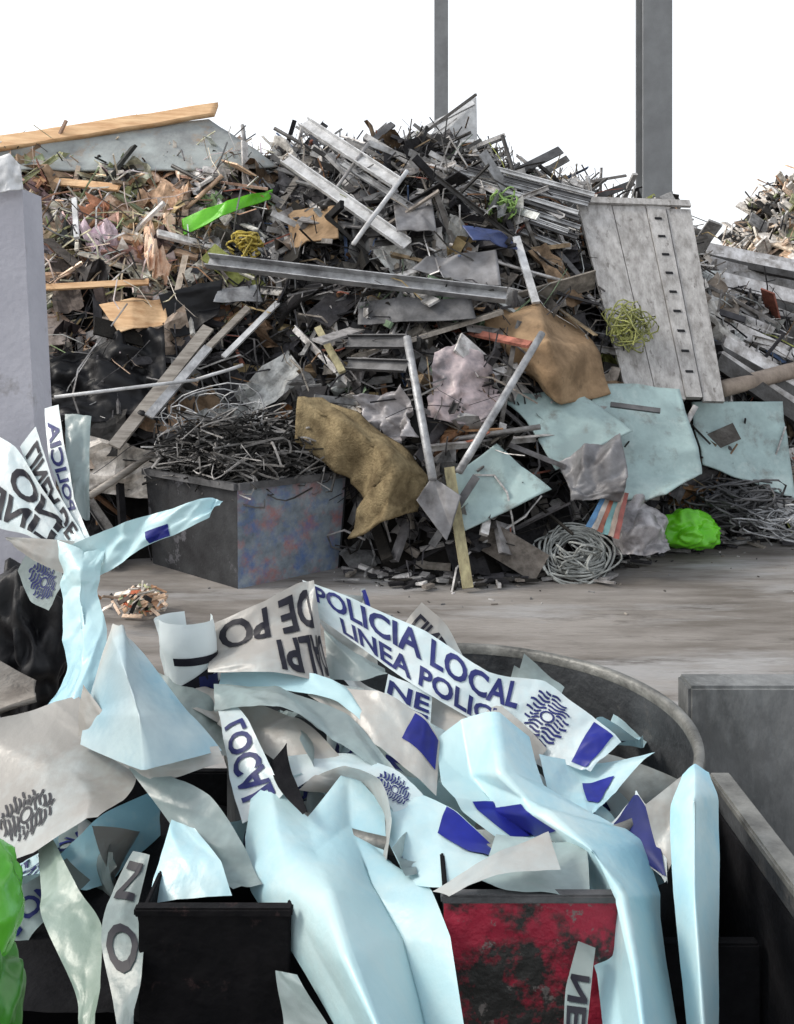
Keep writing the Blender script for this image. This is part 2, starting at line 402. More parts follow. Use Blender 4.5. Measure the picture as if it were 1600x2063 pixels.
Mblu=pmat('ink_blue',(.010,.018,.26),(.008,.012,.12),scale=6,rough=.42,bump=0,spec=.35)
def do_print(P,pr,parent):
    kind,(a0,a1,b0,b1),orient,mat=pr
    vs,fs=emblem() if kind=='@' else block() if kind=='#' else textmesh(kind)
    out=[]
    for x,y in vs:
        if 'x' in orient: x=1-x
        if 'y' in orient: y=1-y
        if 's' in orient: x,y=y,x
        a=a0+(a1-a0)*x; b=b0+(b1-b0)*y
        p,n=P.ev(min(1,max(0,a)),min(1,max(0,b))); out.append(p+n*.0025)
    meshobj('printing',out,fs,mat,parent,True)
# ---------- heap features
def q4(pts,offs=.35):
    P=[Hh(u,v,offs) if len(r)==0 else S(u,v,hit(u,v)-r[0]) for (u,v,*r) in pts]
    return [[P[0],P[1]],[P[3],P[2]]]
Mteal=pmat('teal_sheet_plastic',(.38,.51,.50),(.24,.32,.32),scale=2.5,rough=.55,bump=.15,bscale=12,c3=(.5,.59,.57),s3=1.5,w3=.2,c4=(.17,.18,.165),s4=5,t4=.54,w4=.2)
patch('corrugated_panel',[[S(1005,800,7.7),S(1150,790,7.8)],[S(1060,850,7.5),S(1210,820,7.6)],[S(1120,945,7.2),S(1275,868,7.4)]],Mteal,.04,3,thick=.012,sharp=.6)
patch('plastic_panel',[[S(1190,780,7.9),S(1372,778,8.0)],[S(1150,880,7.6),S(1405,900,7.6)],[S(1130,950,7.4),S(1410,960,7.5)],[S(1230,1010,7.2),S(1340,1000,7.3)]],Mteal,.06,2.5,thick=.012,sharp=.8)
patch('plastic_panel',[[S(1392,812,8.3),S(1578,808,8.5)],[S(1418,935,8.0),S(1605,1005,8.1)]],Mteal,.05,2.5,thick=.012)
patch('plastic_panel',[[S(1000,895,7.1),S(1112,985,6.95)],[S(905,965,7.0),S(935,1070,6.75)]],Mteal,.05,3,thick=.012)
Mgs=pmat('grey_sheet_metal',(.28,.28,.29),(.09,.085,.085),scale=3,rough=.55,metal=.3,bump=.4,bscale=6)
patch('crumpled_sheet_metal',[[S(1120,925,7.2),S(1250,875,7.15)],[S(1150,990,7.0),S(1265,960,6.9)],[S(1150,1010,6.9),S(1250,1010,6.85)]],Mgs,.08,6,thick=.006)
patch('sheet_metal',q4([(860,520),(1000,500),(1010,575),(830,545)],.4),Mgs,.07,2.5,thick=.01)
patch('sheet_metal',q4([(720,600),(950,610),(960,650),(720,650)],.4),Mdk,.07,2.5,thick=.01)
patch('sheet_metal',q4([(870,960),(930,1000),(900,1090),(840,1010)],.45),Mgs,.05,4,thick=.01)
patch('sheet_metal',q4([(790,390),(870,400),(880,465),(800,470)],.5),Mgs,.07,4,thick=.01)
patch('sheet_metal',q4([(440,580),(520,570),(530,610),(430,605)],.4),Mal,.05,4,thick=.01)
Mcb=pmat('brown_cardboard',(.38,.26,.155),(.18,.12,.07),scale=4,rough=.9,bump=.4,bscale=25,spec=.2,c4=(.11,.08,.05),s4=6,t4=.6,w4=.12)
patch('cardboard_box',[[S(952,620,8.0),S(1085,608,8.0),S(1160,640,8.3)],[S(1010,700,7.8),S(1105,690,7.45),S(1195,700,8.0)],[S(1070,770,7.8),S(1130,815,7.5),S(1228,795,7.8)]],Mcb,.06,3.5,thick=.02,sharp=.95)
Mbl=pmat('burlap',(.31,.245,.14),(.12,.09,.05),scale=7,rough=.95,bump=.7,bscale=60,spec=.1,c4=(.08,.06,.035),s4=5,t4=.58,w4=.12)
patch('burlap_roll',[[S(595,890,7.2),S(600,800,7.3),S(650,800,7.4)],[S(690,955,7.1),S(735,880,6.9),S(770,862,7.2)],[S(735,1010,7.0),S(800,945,6.75),S(868,955,7.0)],[S(700,1085,6.9),S(770,1050,6.7),S(845,1028,6.85)]],Mbl,.05,5,thick=.02,sharp=.8)
patch('cardboard_sheet',q4([(580,430),(680,420),(690,490),(590,505)],.4),Mcb,.1,2.5,thick=.015)
Mgr=pmat('green_plastic',(.16,.62,.02),(.10,.42,.01),scale=4,rough=.35,bump=.15)
patch('green_plastic_trim',[[Hh(368,470,.45),Hh(365,440,.45)],[Hh(450,435,.45),Hh(455,405,.45)],[Hh(545,400,.45),Hh(550,382,.45)]],Mgr,.03,4,thick=.01,sharp=1)
Mbn=pmat('blue_plastic',(.05,.08,.22),(.03,.04,.1),scale=4,rough=.4)
patch('blue_plastic_sheet',q4([(930,460),(1000,465),(1050,500),(950,490)],.6),Mbn,.06,3,thick=.01)
Mtp=pmat('translucent_sheet',(.7,.72,.73),(.4,.4,.4),scale=5,rough=.4,trans=.4)
patch('polycarbonate_sheet',[[S(960,198,10.1),S(890,232,10.1)],[S(962,285,10.0),S(860,285,10.0)]],Mtp,.05,4)
B('metal_rod',800,288,955,208,.05,.03,Mwt,'box',.35)
B('metal_rod',830,290,965,285,.04,.03,Mwt,'box',.35)
Mgt=pmat('grey_green_panel',(.40,.44,.43),(.2,.21,.21),scale=2,rough=.6,c4=(.3,.22,.15),s4=3,t4=.54,w4=.15)
patch('wooden_beam',[[S(-80,290,9.4),S(-80,315,9.3)],[S(440,210,10.0),S(432,232,9.9)]],Mor,.01,3,thick=.06)
patch('grey_panel',[[S(-60,316,9.4),S(-60,350,9.2)],[S(130,285,9.6),S(130,345,9.3)],[S(420,236,9.95),S(560,335,9.5)]],Mgt,.05,2,thick=.02,sharp=1)
patch('splintered_board',q4([(290,330),(370,350),(340,560),(290,540)],.45),pmat('peach_fibre',(.9,.68,.52),(.66,.42,.28),scale=6,rough=.9,bump=.6,bscale=30),.14,8,thick=.01)  # peach tone has the warm sunlight put into its colour
patch('foam_sheet',q4([(370,330),(520,350),(540,385),(390,385)],.45),Mwt,.05,4,thick=.01)
patch('wood_board',q4([(200,610),(330,600),(340,650),(240,665)],.35),Mor,.05,3,thick=.01)
Mbk=pmat('black_plastic',(.012,.012,.014),(.006,.006,.007),scale=4,rough=.5,bump=.3,bscale=15,spec=.3)
patch('black_plastic_sheet',q4([(95,720),(330,650),(340,850),(110,850)],.35),Mbk,.12,6,thick=.005)
patch('black_plastic_sheet',q4([(320,600),(450,560),(440,640),(350,680)],.35),Mbk,.10,4,thick=.005)
# wooden panel with slots
Mpan=pmat('whitewashed_boards',(.50,.49,.48),(.25,.24,.23),scale=2.2,rough=.85,stretch=(6,6,.7),bump=.35,bscale=12,c4=(.17,.16,.15),s4=3,t4=.57,w4=.12)
e=empty('wooden_panel')
TL,TR,BR,BL=S(1162,412,9.0),S(1388,420,9.0),S(1456,805,8.1),S(1262,800,8.1)
pn=(TR-TL).cross(BL-TL).normalized()
if pn.y>0: pn=-pn
dn=(BL-TL).normalized()
for k,(a,b) in enumerate([(0,.30),(.308,.60),(.608,.775),(.785,1)]):
    so=Soup(); f=pn*.03*(1 if k!=2 else 1.5); sl=dn*[0,.02,.0,.03][k]
    c=[TL.lerp(TR,a)+sl,TL.lerp(TR,b)+sl,BL.lerp(BR,b)+sl,BL.lerp(BR,a)+sl]
    so.add([p+f for p in c]+[p-pn*.02 for p in c],[(0,1,2,3),(7,6,5,4),(0,4,5,1),(1,5,6,2),(2,6,7,3),(3,7,4,0)],(1,1,1)); so.build('board_%d'%(k+1),[Mpan],e)
so=Soup(); ux=(TR-TL).normalized(); uz=(TL-BL).normalized()
for k in range(9):
    t=.08+k*.1; p=TL.lerp(TR,.69).lerp(BL.lerp(BR,.69),t)+pn*.049
    so.box(p,ux*.034,uz*.011,pn*.006,(1,1,1))
so.build('slots',[Mbk],e)
so=Soup()
p1=TL.lerp(TR,-.02);p2=TL.lerp(TR,1.0)
so.box((p1+p2)/2+pn*.05+uz*.02,(p2-p1)/2,uz*.035,pn*.02,(1,1,1)); so.build('top_rail',[Mpan],e)
def tangle(name,c,r,mat,n=14,tr=.008,sq=(1,1,1)):
    so=Soup()
    for k in range(n):
        ax=Vector((U(-1,1),U(-1,1),U(-1,1))).normalized(); o=ax.orthogonal().normalized(); b=ax.cross(o); rr=r*U(.3,1); cc=Vector((U(-1,1),U(-1,1),U(-1,1)))*r*.5; pts=[]
        a0_=U(0,6); a1_=a0_+U(2.5,6.2); f=U(2,4); am=U(.1,.35)
        for j in range(17):
            a=a0_+(a1_-a0_)*j/16; q=cc+(o*math.cos(a)+b*math.sin(a))*rr*(1+am*math.sin(f*a+k)); pts.append(c+Vector((q.x*sq[0],q.y*sq[1],q.z*sq[2])))
        so.tube(pts,tr,6,(1,1,1))
    return so.build(name,[mat])
tangle('yellow_strapping_tangle',S(1270,660,8.2),.19,pmat('yellow_strap',(.46,.48,.14),(.15,.16,.07),scale=9,rough=.6),44,.007,(1,.4,1))
tangle('yellow_netting',S(500,495,8.5),.15,pmat('yellow_net',(.55,.42,.06),(.25,.2,.05),scale=9,rough=.6),22,.010,(1.1,.5,.9))
tangle('green_netting',S(1015,415,8.7),.14,pmat('green_net',(.35,.55,.14),(.18,.3,.1),scale=9,rough=.5),24,.009,(1,.6,1))
so=Soup(); c0=S(1160,1120,6.95)
for k in range(17):
    pts=[]; r=U(.13,.29); tl=U(-.4,.4); ox=U(-.07,.07); ph=U(0,6)
    for j in range(33):
        a=j/32*2*math.pi; pts.append(c0+Vector((ox+r*math.cos(a)*(1+.1*math.sin(3*a+ph)),r*.55*math.sin(a)+tl*.1,r*.62*math.sin(a)+.03*math.sin(2*a+ph)+tl*.12)))
    so.tube(pts,U(.006,.011),6,(1,1,1))
for k in range(7):
    pts=[c0+Vector((U(-.2,.2),U(-.2,0),U(-.12,.12))) for j in range(5)]; pts=[cr(pts,t/16) for t in range(17)]; so.tube(pts,.009,6,(1,1,1))
so.build('cable_coil',[pmat('grey_cable',(.45,.47,.45),(.2,.21,.2),scale=9,rough=.5)])
# bags
def bag(name,c,sc,mat,amp=.25,fs=2.2,fl=1):
    bm=bmesh.new(); bmesh.ops.create_icosphere(bm,subdivisions=5,radius=1); sd=Vector((U(0,9),U(0,9),U(0,9)))
    for v in bm.verts:
        n_=v.co.normalized(); h=1+amp*.8*noise.noise(n_*fs*.8+sd)-abs(noise.noise(n_*fs+sd))*amp+.5*amp*(abs(noise.noise(n_*fs*1.7+sd))-.2)
        v.co=Vector((n_.x*h*sc[0],n_.y*h*sc[1],max(n_.z*h,-.85)*sc[2]))
    me=bpy.data.meshes.new(name); bm.to_mesh(me); bm.free(); me.materials.append(mat); me.polygons.foreach_set('use_smooth',[True]*len(me.polygons))
    ob=bpy.data.objects.new(name,me); ob.location=c; return link(ob)
bag('green_plastic_bag',S(1388,1068,7.7),(.29,.2,.18),Mgr,.4,1.7)
Mcl=pmat('cloudy_plastic',(.5,.48,.49),(.18,.17,.175),scale=7,rough=.3,trans=.1,bump=.5,bscale=14)
patch('clear_plastic_bag',[[S(1235,1010,7.3),S(1290,1000,7.25),S(1335,1040,7.4)],[S(1225,1060,7.1),S(1290,1050,6.95),S(1355,1080,7.2)],[S(1235,1112,6.95),S(1300,1118,6.85),S(1350,1112,6.95)]],Mcl,.09,8,sharp=.3)
Mpk=pmat('pinkish_plastic',(.60,.49,.49),(.20,.18,.19),scale=6,rough=.35,bump=.5,bscale=12)
patch('clear_plastic_bag',[[S(875,710,7.5),S(940,700,7.55),S(1000,760,7.6)],[S(870,770,7.4),S(930,780,7.25),S(1010,790,7.5)],[S(860,840,7.3),S(930,855,7.2),S(990,850,7.3)]],Mpk,.09,7,sharp=.3)
patch('grey_tarpaulin',q4([(720,800),(815,780),(840,880),(760,900)],.4),Mcl,.12,8,thick=.004)
e=empty('striped_packaging')
st=[((.12,.3,.55)),(.6,.55,.5),(.6,.2,.12),(.25,.5,.5),(.65,.5,.4),(.5,.15,.12)]
for k,c in enumerate(st):
    a=k*13; patch('stripe_%d'%(k+1),[[S(1220+a*.6,985+a*.1,6.95),S(1228+a*.6,987+a*.1,6.95)],[S(1180+a*.85,1060+a*.35,6.75),S(1192+a*.85,1064+a*.35,6.75)]],pmat('stripe%d'%k,tuple(q*.8 for q in c),None,scale=8,rough=.4),.015,9,14,5,parent=e)
so=Soup()
for k in range(26):
    v0=515+k*8.5+U(-6,6); p=S(1400+U(-10,20),v0,11.2-k*.09+U(-.1,.1)); L=U(1.6,2.6)
    p.y-=.5
    d=Vector((1,U(.0,.35),-.15-.018*k+U(-.06,.06))).normalized(); w=Vector((0,-1,.3)); w=(w-d*w.dot(d)).normalized()
    g=random.choice([.12,.35,.5,.65,.75,.08]); so.box(p+d*L,d*L,d.cross(w)*U(.03,.09),w*U(.01,.04),(g,g,g*1.02),1)
so.build('metal_profile_stack',[M_mat,M_met])
B('timber_log',1450,785,1640,735,.16,.16,pmat('bark_brown',(.4,.33,.27),(.2,.16,.13),scale=5,rough=.9),'pipe',.6,.6)
tangle('wire_tangle',S(1480,1010,8.0),.32,Mdk,60,.010,(1.2,.7,.6))
tangle('wire_tangle',S(1560,1050,7.8),.25,Mal,30,.008,(1.2,.7,.5))
tangle('wire_tangle',S(430,850,7.5),.4,Mal,18,.006,(1.2,.4,.7))
# ---------------- metal bin by the heap
Mdp=pmat('scuffed_blue_grey_paint',(.30,.35,.39),(.12,.15,.18),scale=5,rough=.6,bump=.3,c3=(.36,.15,.14),s3=5,t3=.50,w3=.2,c4=(.08,.15,.34),s4=6,t4=.5,w4=.22)
e=empty('metal_bin')
A=Vector((-1.18,6.6,0));Bp=Vector((-.40,7.30,0));D=Vector((-2.10,7.45,0));C=Bp+(D-A)
top=.79; cen=(A+C)/2
def wall(nm,p,q,mat):
    n_=(q-p).cross(Vector((0,0,1))).normalized()
    if n_.dot(cen-p)<0: n_=-n_
    pi,qi=p+(cen-p)*.08,q+(cen-q)*.08
    z=Vector((0,0,top)); so=Soup(); T=n_*.02
    so.add([pi,qi,q+z,p+z,pi+T,qi+T,q+z+T,p+z+T],[(0,1,2,3),(7,6,5,4),(3,2,6,7),(0,3,7,4),(1,5,6,2),(0,4,5,1)],(1,1,1)); so.build(nm,[mat],e)
    so=Soup(); dd=(q-p); so.box((p+q)/2+z-n_*.012-Vector((0,0,.02)),dd/2,n_*.022,Vector((0,0,.025)),(1,1,1)); so.build('rim_'+nm,[Mdk],e)
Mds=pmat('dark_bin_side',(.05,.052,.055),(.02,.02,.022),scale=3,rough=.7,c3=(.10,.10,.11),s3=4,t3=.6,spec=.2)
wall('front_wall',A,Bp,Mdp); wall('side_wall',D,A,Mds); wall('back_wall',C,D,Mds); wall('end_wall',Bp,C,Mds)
so=Soup()
so.add([A*.95+cen*.05+Vector((0,0,.6)),Bp*.95+cen*.05+Vector((0,0,.6)),C*.95+cen*.05+Vector((0,0,.6)),D*.95+cen*.05+Vector((0,0,.6))],[(0,1,2,3)],(.03,.03,.03))
for k in range(600):
    a,b=U(.05,.95),U(.05,.95); p=A+(Bp-A)*a+(D-A)*b+Vector((0,0,.62+.6*math.sin(math.pi*min(1,b*.8+.1))*U(.1,1)))
    pts=[p+Vector((U(-.22,.22),U(-.22,.22),U(-.08,.14))) for j in range(4)]; pts=[cr(pts,t/9) for t in range(10)]
    g=random.choice([.02,.04,.08,.2,.5,.02]); so.tube(pts,U(.004,.011),4,(g,g,g),int(R()<.3))
so.build('wire_scrap_contents',[M_mat,M_met],e)
# ---------------- left post
Mpo=pmat('post_grey',(.50,.50,.55),(.38,.38,.43),scale=1.5,rough=.7,bump=.15,c4=(.28,.27,.28),s4=6,t4=.60,w4=.12)
e=empty('concrete_post'); 
so=Soup(); a0,a1=S(-60,385,3.0),S(45,380,3.0); x0,x1=S(-60,880,3.0).x,S(98,880,3.0).x
gb=[Vector((x0,3,0)),Vector((x1+.03,3,0)),a1,a0]
so.add(gb+[p+Vector((0,.16,0)) for p in gb],[(0,1,2,3),(7,6,5,4),(1,5,6,2),(0,3,7,4),(3,2,6,7),(0,4,5,1)],(1,1,1)); so.build('shaft',[Mpo],e)
patch('cap_sheet',[[S(-40,330,2.98),S(20,310,2.98),S(42,335,2.98)],[S(-40,390,2.96),S(10,385,2.95),S(46,380,2.97)]],Mwt,.02,14,parent=e,thick=.004,sharp=1)
# ---------------- tub (round)
Mtub=pmat('tub_dark_steel',(.075,.08,.085),(.025,.027,.03),scale=4,rough=.6,metal=.1,bump=.3,spec=.3,c4=(.12,.11,.10),s4=5,t4=.58,w4=.15)
Mskin=pmat('skip_inside',(.014,.014,.016),(.005,.005,.006),scale=4,rough=.85,bump=.3,spec=.10)  # near-black: the shade inside the skip is put into this colour
Mrim=pmat('tub_rim_worn',(.28,.28,.26),(.07,.07,.065),scale=9,rough=.5,metal=.3)
e=empty('round_steel_tub'); tc=Vector((.15,2.15,0)); TR_=.55
def lathe(nm,prof,mat,n=96):
    vs=[];fs=[]
    for k in range(n):
        a=2*math.pi*k/n
        for r,z in prof:
            r+=.003*noise.noise(Vector((math.cos(a)*3,math.sin(a)*3,2))); vs.append((tc.x+r*math.cos(a),tc.y+r*math.sin(a),z+(.006*noise.noise(Vector((math.cos(a)*2,math.sin(a)*2,5))) if z>.8 else 0)))
    m=len(prof)
    for k in range(n):
        for j in range(m-1): fs.append((k*m+j,((k+1)%n)*m+j,((k+1)%n)*m+j+1,k*m+j+1))
    meshobj(nm,vs,fs,mat,e,True)
lathe('wall',[(.0,.05),(TR_-.06,.05),(TR_-.02,.5),(TR_-.012,.885)],Mtub)
lathe('outer_wall',[(TR_-.04,.0),(TR_,.5),(TR_,.885)],Mtub)
lathe('rim',[(TR_-.013,.88),(TR_-.014,.9),(TR_-.006,.908),(TR_+.008,.905),(TR_+.010,.89),(TR_+.002,.88)],Mrim)
# ---------------- open skip (L shaped, beside and in front of the tub)
e=empty('open_skip')
bx('side_wall',(.674,1.19,.45),(.026,1.34,.89),Mtub,parent=e,bev=.004)
bx('side_wall_shade_plate',(.657,1.19,.43),(.006,1.32,.84),Mskin,parent=e,bev=0)  # added plate, near-black to stand in for the shade inside
bx('side_wall_left',(-1.25,1.35,.42),(.03,1.7,.80),Mskin,parent=e,bev=.004)
bx('back_wall',(.16,1.583,.38),(.96,.025,.74),Mskin,parent=e,bev=.004)
bx('return_wall',(-.345,1.89,.38),(.025,.58,.74),Mskin,parent=e,bev=.004)
bx('back_wall_left',(-.79,2.2,.38),(.90,.025,.76),Mskin,parent=e,bev=.004)
bx('floor',(-.29,1.06,.03),(1.89,1.0,.03),Mskin,parent=e,bev=0)
bx('rim_right',(.672,1.19,.905),(.045,1.35,.018),Mrim,parent=e,bev=.004)
patch('skip_shade_sheet',[[Vector((x,y,.60+.05*math.sin(x*5)+(.08 if x<-.8 else 0))) for x in(-1.22,-.8,-.4,0,.3,.64)] for y in(.75,1.1,1.35,1.57)],Mskin,.03,5,70,90)  # added black sheets stand in for the shade deep in the skip
patch('skip_shade_sheet',[[Vector((x,y,.66+.03*math.sin(x*9))) for x in(-1.22,-.9,-.6,-.37)] for y in(1.5,1.8,2.17)],Mskin,.03,5,40,40)
Mcc=pmat('barrier_concrete',(.19,.195,.195),(.09,.095,.095),scale=3,rough=.9,bump=.5,bscale=22,c3=(.25,.26,.26),s3=5,t3=.5,w3=.2,stretch=(1,1,.5))
bx('concrete_barrier',(2.3,2.42,.45),(3.05,.10,.90),Mcc,bev=.008)
# ---- open containers inside skip
Mred=pmat('flaking_red_paint',(.42,.02,.05),(.24,.012,.03),scale=6,rough=.6,bump=.6,bscale=25,c3=(.025,.024,.022),s3=6,t3=.46,w3=.08,c4=(.16,.14,.13),s4=20,t4=.60,w4=.05)
def openbox(nm,x0,x1,y0,y1,z0,z1,mat,rim):
    e=empty(nm); t=.008
    bx('front',((x0+x1)/2,y0,(z0+z1)/2),(x1-x0,t,z1-z0),mat,parent=e,bev=.002)
    bx('back',((x0+x1)/2,y1,(z0+z1)/2-.02),(x1-x0,t,z1-z0-.04),Mskin,parent=e,bev=.002)
    bx('left',(x0+t/2,(y0+y1)/2,(z0+z1)/2-.002),(t,y1-y0-t*1.1,z1-z0-.006),Mskin,parent=e,bev=.002)
    bx('right',(x1-t/2,(y0+y1)/2,(z0+z1)/2-.002),(t,y1-y0-t*1.1,z1-z0-.006),Mskin,parent=e,bev=.002)
    bx('bottom',((x0+x1)/2,(y0+y1)/2,z0+.004),(x1-x0-.02,y1-y0-.012,t),Mskin,parent=e,bev=0)
    bx('front_rim',((x0+x1)/2,y0-.004,z1+.004),(x1-x0+.010,.020,.014),rim,parent=e,bev=.003)
openbox('red_metal_container',.075,.36,1.43,1.57,.35,.92,Mred,Mdk)
Mbb=pmat('scratched_black',(.010,.009,.010),(.003,.003,.004),scale=12,rough=.7,c3=(.04,.025,.025),s3=20,t3=.60,w3=.08,spec=.15)
openbox('black_metal_container',-.41,-.17,1.42,1.57,.32,.905,Mbb,Mbb)
# ---------------- police tape
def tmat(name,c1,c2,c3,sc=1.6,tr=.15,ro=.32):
    return pmat(name,c1,c2,scale=sc,rough=ro,bump=.08,bscale=60,trans=tr,detail=1,lo=.36,hi=.64,c3=c3,s3=1.8,t3=.46,w3=.16)  # noise tints put the plastic's reflections into its colour
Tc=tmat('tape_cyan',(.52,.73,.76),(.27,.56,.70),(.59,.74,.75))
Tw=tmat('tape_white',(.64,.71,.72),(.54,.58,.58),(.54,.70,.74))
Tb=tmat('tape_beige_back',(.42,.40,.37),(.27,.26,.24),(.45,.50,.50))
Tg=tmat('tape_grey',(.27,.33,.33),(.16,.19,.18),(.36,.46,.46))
TP=empty('police_tape')
def tape(rows,mat,amp=.012,cs=9,prints=(),na=None,nb=None,sharp=.35,el=.45):
    g=[[S(*p) for p in r] for r in rows]
    La=sum((g[i+1][0]-g[i][0]).length for i in range(len(g)-1)); Lb=max((r[-1]-r[0]).length for r in g)
    na=int(max(26,min(140,La/.006))); nb=int(max(16,min(72,Lb/.005)))
    patch('tape_strip',g,mat,amp,cs,na,nb,TP,0,prints,sharp,True,el)
for k in range(66):
    a=U(0,6.28); r=TR_*math.sqrt(R())*.76; c=Vector((tc.x+r*math.cos(a),tc.y+r*math.sin(a)-.1,U(.66,.84)))
    if k>46: c=Vector((U(-1.0,.35),U(1.68,2.05),U(.62,.74)))
    d=Vector((U(-1,1),U(-1,1),U(-.5,.5))).normalized(); b=d.orthogonal().normalized(); n_=d.cross(b)
    L=U(.13,.26); W=U(.04,.07)
    g=[[c+d*L*i+(b*math.cos(i*1.2)+n_*math.sin(i*1.2))*W*j+n_*q for j in(-1,0,1)] for i,q in((-1,U(-.05,.05)),(-.3,U(-.05,.05)),(.3,U(-.05,.05)),(1,U(-.05,.05)))]
    patch('tape_strip',g,random.choice([Tb,Tg,Tw,Tc,Tg]),.014,10,44,18,TP,0,[('NO PASAR',(.15,.85,.25,.75),'',Mink)] if k%2==0 else (),.5)
# upper left
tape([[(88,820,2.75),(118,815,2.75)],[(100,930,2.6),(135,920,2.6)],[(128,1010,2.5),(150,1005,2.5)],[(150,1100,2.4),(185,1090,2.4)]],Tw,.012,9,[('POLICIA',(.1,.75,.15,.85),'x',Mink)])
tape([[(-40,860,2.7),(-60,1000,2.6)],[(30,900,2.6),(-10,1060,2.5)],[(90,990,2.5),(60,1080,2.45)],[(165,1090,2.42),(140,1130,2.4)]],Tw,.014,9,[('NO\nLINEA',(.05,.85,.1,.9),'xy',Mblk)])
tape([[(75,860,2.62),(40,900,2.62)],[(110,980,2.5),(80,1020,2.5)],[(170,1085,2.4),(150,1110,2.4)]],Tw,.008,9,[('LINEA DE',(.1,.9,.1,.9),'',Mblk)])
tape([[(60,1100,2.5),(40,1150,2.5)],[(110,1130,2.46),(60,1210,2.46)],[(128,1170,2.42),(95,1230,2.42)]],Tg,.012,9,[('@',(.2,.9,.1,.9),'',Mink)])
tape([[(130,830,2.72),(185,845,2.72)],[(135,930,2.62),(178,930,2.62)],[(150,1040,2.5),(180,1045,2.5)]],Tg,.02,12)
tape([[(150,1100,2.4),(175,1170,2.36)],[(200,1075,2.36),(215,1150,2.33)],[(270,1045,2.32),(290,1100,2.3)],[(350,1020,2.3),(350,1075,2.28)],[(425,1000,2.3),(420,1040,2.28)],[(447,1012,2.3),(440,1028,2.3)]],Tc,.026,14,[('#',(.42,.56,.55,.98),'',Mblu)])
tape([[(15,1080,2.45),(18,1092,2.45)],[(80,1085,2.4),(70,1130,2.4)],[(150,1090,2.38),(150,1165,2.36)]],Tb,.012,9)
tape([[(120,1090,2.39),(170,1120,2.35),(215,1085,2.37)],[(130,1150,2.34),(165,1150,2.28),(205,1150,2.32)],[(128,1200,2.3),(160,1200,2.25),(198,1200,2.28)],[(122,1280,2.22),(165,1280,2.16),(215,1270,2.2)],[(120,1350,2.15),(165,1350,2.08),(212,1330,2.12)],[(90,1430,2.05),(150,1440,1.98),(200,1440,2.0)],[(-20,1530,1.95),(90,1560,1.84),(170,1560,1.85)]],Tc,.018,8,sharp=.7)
tape([[(-60,1480,1.95),(60,1440,2.0),(150,1395,2.0)],[(-60,1600,1.85),(100,1560,1.80),(275,1560,1.78)],[(-60,1740,1.68),(60,1712,1.62),(200,1655,1.64)]],Tb,.026,5.5,[('@',(.60,.93,.22,.58),'s',Mblk)])
# cone
tape([[(238,1262,2.02),(245,1263,1.99),(255,1270,2.0)],[(205,1330,1.95),(250,1340,1.82),(310,1340,1.92)],[(165,1440,1.88),(280,1440,1.68),(385,1440,1.82)],[(165,1500,1.84),(300,1550,1.64),(445,1515,1.78)]],tmat('tape_beige_cyan',(.52,.51,.47),(.22,.46,.58),(.50,.62,.64),2.5),.018,5.5,sharp=.8)
tape([[(150,1480,1.86),(175,1380,1.9)],[(300,1570,1.72),(300,1530,1.74)],[(450,1530,1.74),(440,1500,1.77)]],Tb,.015,8)
tape([[(290,1340,2.1),(260,1440,2.02)],[(380,1390,2.06),(370,1500,1.93)],[(470,1420,2.04),(470,1530,1.9)]],Tg,.026,7)
tape([[(380,1375,2.08),(330,1400,2.05)],[(450,1400,2.06),(450,1470,1.98)],[(520,1410,2.04),(540,1480,1.95)]],Tb,.02,8)
def curl(cu,cv,d,ru,h,lean,mat,a0,a1,prints=()):
    rows=[]
    c=S(cu,cv,d); 
    for k in range(9):
        a=a0+(a1-a0)*k/8
        rows.append([c+Vector((ru*math.cos(a),ru*.8*math.sin(a),.0)),c+Vector((ru*.9*math.cos(a)+lean,ru*.7*math.sin(a),-h))])
    patch('tape_strip',rows,mat,.010,9,70,24,TP,0,prints)
curl(372,1245,2.1,.065,.17,.02,Tw,math.radians(100),math.radians(400),[('#',(.66,.82,.72,.98),'',Mink),('N',(.5,.95,.45,.95),'s',Mblk)])
# inverted lettered band
tape([[(425,1262,2.15),(425,1360,2.05)],[(520,1215,2.15),(540,1360,2.0)],[(600,1175,2.2),(640,1375,2.02)],[(632,1168,2.2),(664,1372,2.05)]],Tb,.018,6,[('DE PO',(.05,.80,.08,.50),'x',Mblk),('DALPI',(.42,.97,.56,.96),'x',Mblk)])
# main band
tape([[(612,1172,2.25),(635,1240,2.2)],[(720,1215,2.2),(735,1310,2.12)],[(860,1275,2.12),(850,1390,2.03)],[(985,1355,2.03),(965,1450,1.96)],[(1100,1368,2.0),(1060,1505,1.9)],[(1190,1440,1.95),(1140,1540,1.86)],[(1250,1505,1.88),(1190,1555,1.83)]],Tw,.024,7,[('POLICIA LOCAL',(.03,.60,.06,.52),'y',Mink),('LINEA POLICIA',(.1,.60,.6,.95),'y',Mink),('@',(.62,.79,.10,.85),'s',Mink),('#',(.86,.97,.08,.95),'',Mblu)])
tape([[(640,1250,2.3),(620,1185,2.36)],[(700,1330,2.28),(730,1200,2.33)],[(760,1350,2.25),(745,1180,2.36)]],Tb,.02,9,[('#',(.75,.98,.6,.98),'',Mblu)])
tape([[(850,1212,2.28),(810,1260,2.25)],[(900,1260,2.25),(850,1320,2.2)],[(940,1335,2.18),(900,1375,2.15)]],Tb,.014,9,[('LINEA',(.1,.9,.3,.8),'',Mblk)])
tape([[(782,1355,2.07),(768,1425,2.01)],[(830,1375,2.05),(815,1460,1.97)],[(872,1392,2.04),(865,1485,1.95)]],Tw,.008,9,[('NE\nNE',(.05,.95,.15,.98),'y',Mink)])
tape([[(655,1275,2.22),(660,1368,2.1)],[(720,1320,2.14),(730,1372,2.08)],[(775,1345,2.14),(780,1365,2.1)]],Tg,.014,9)
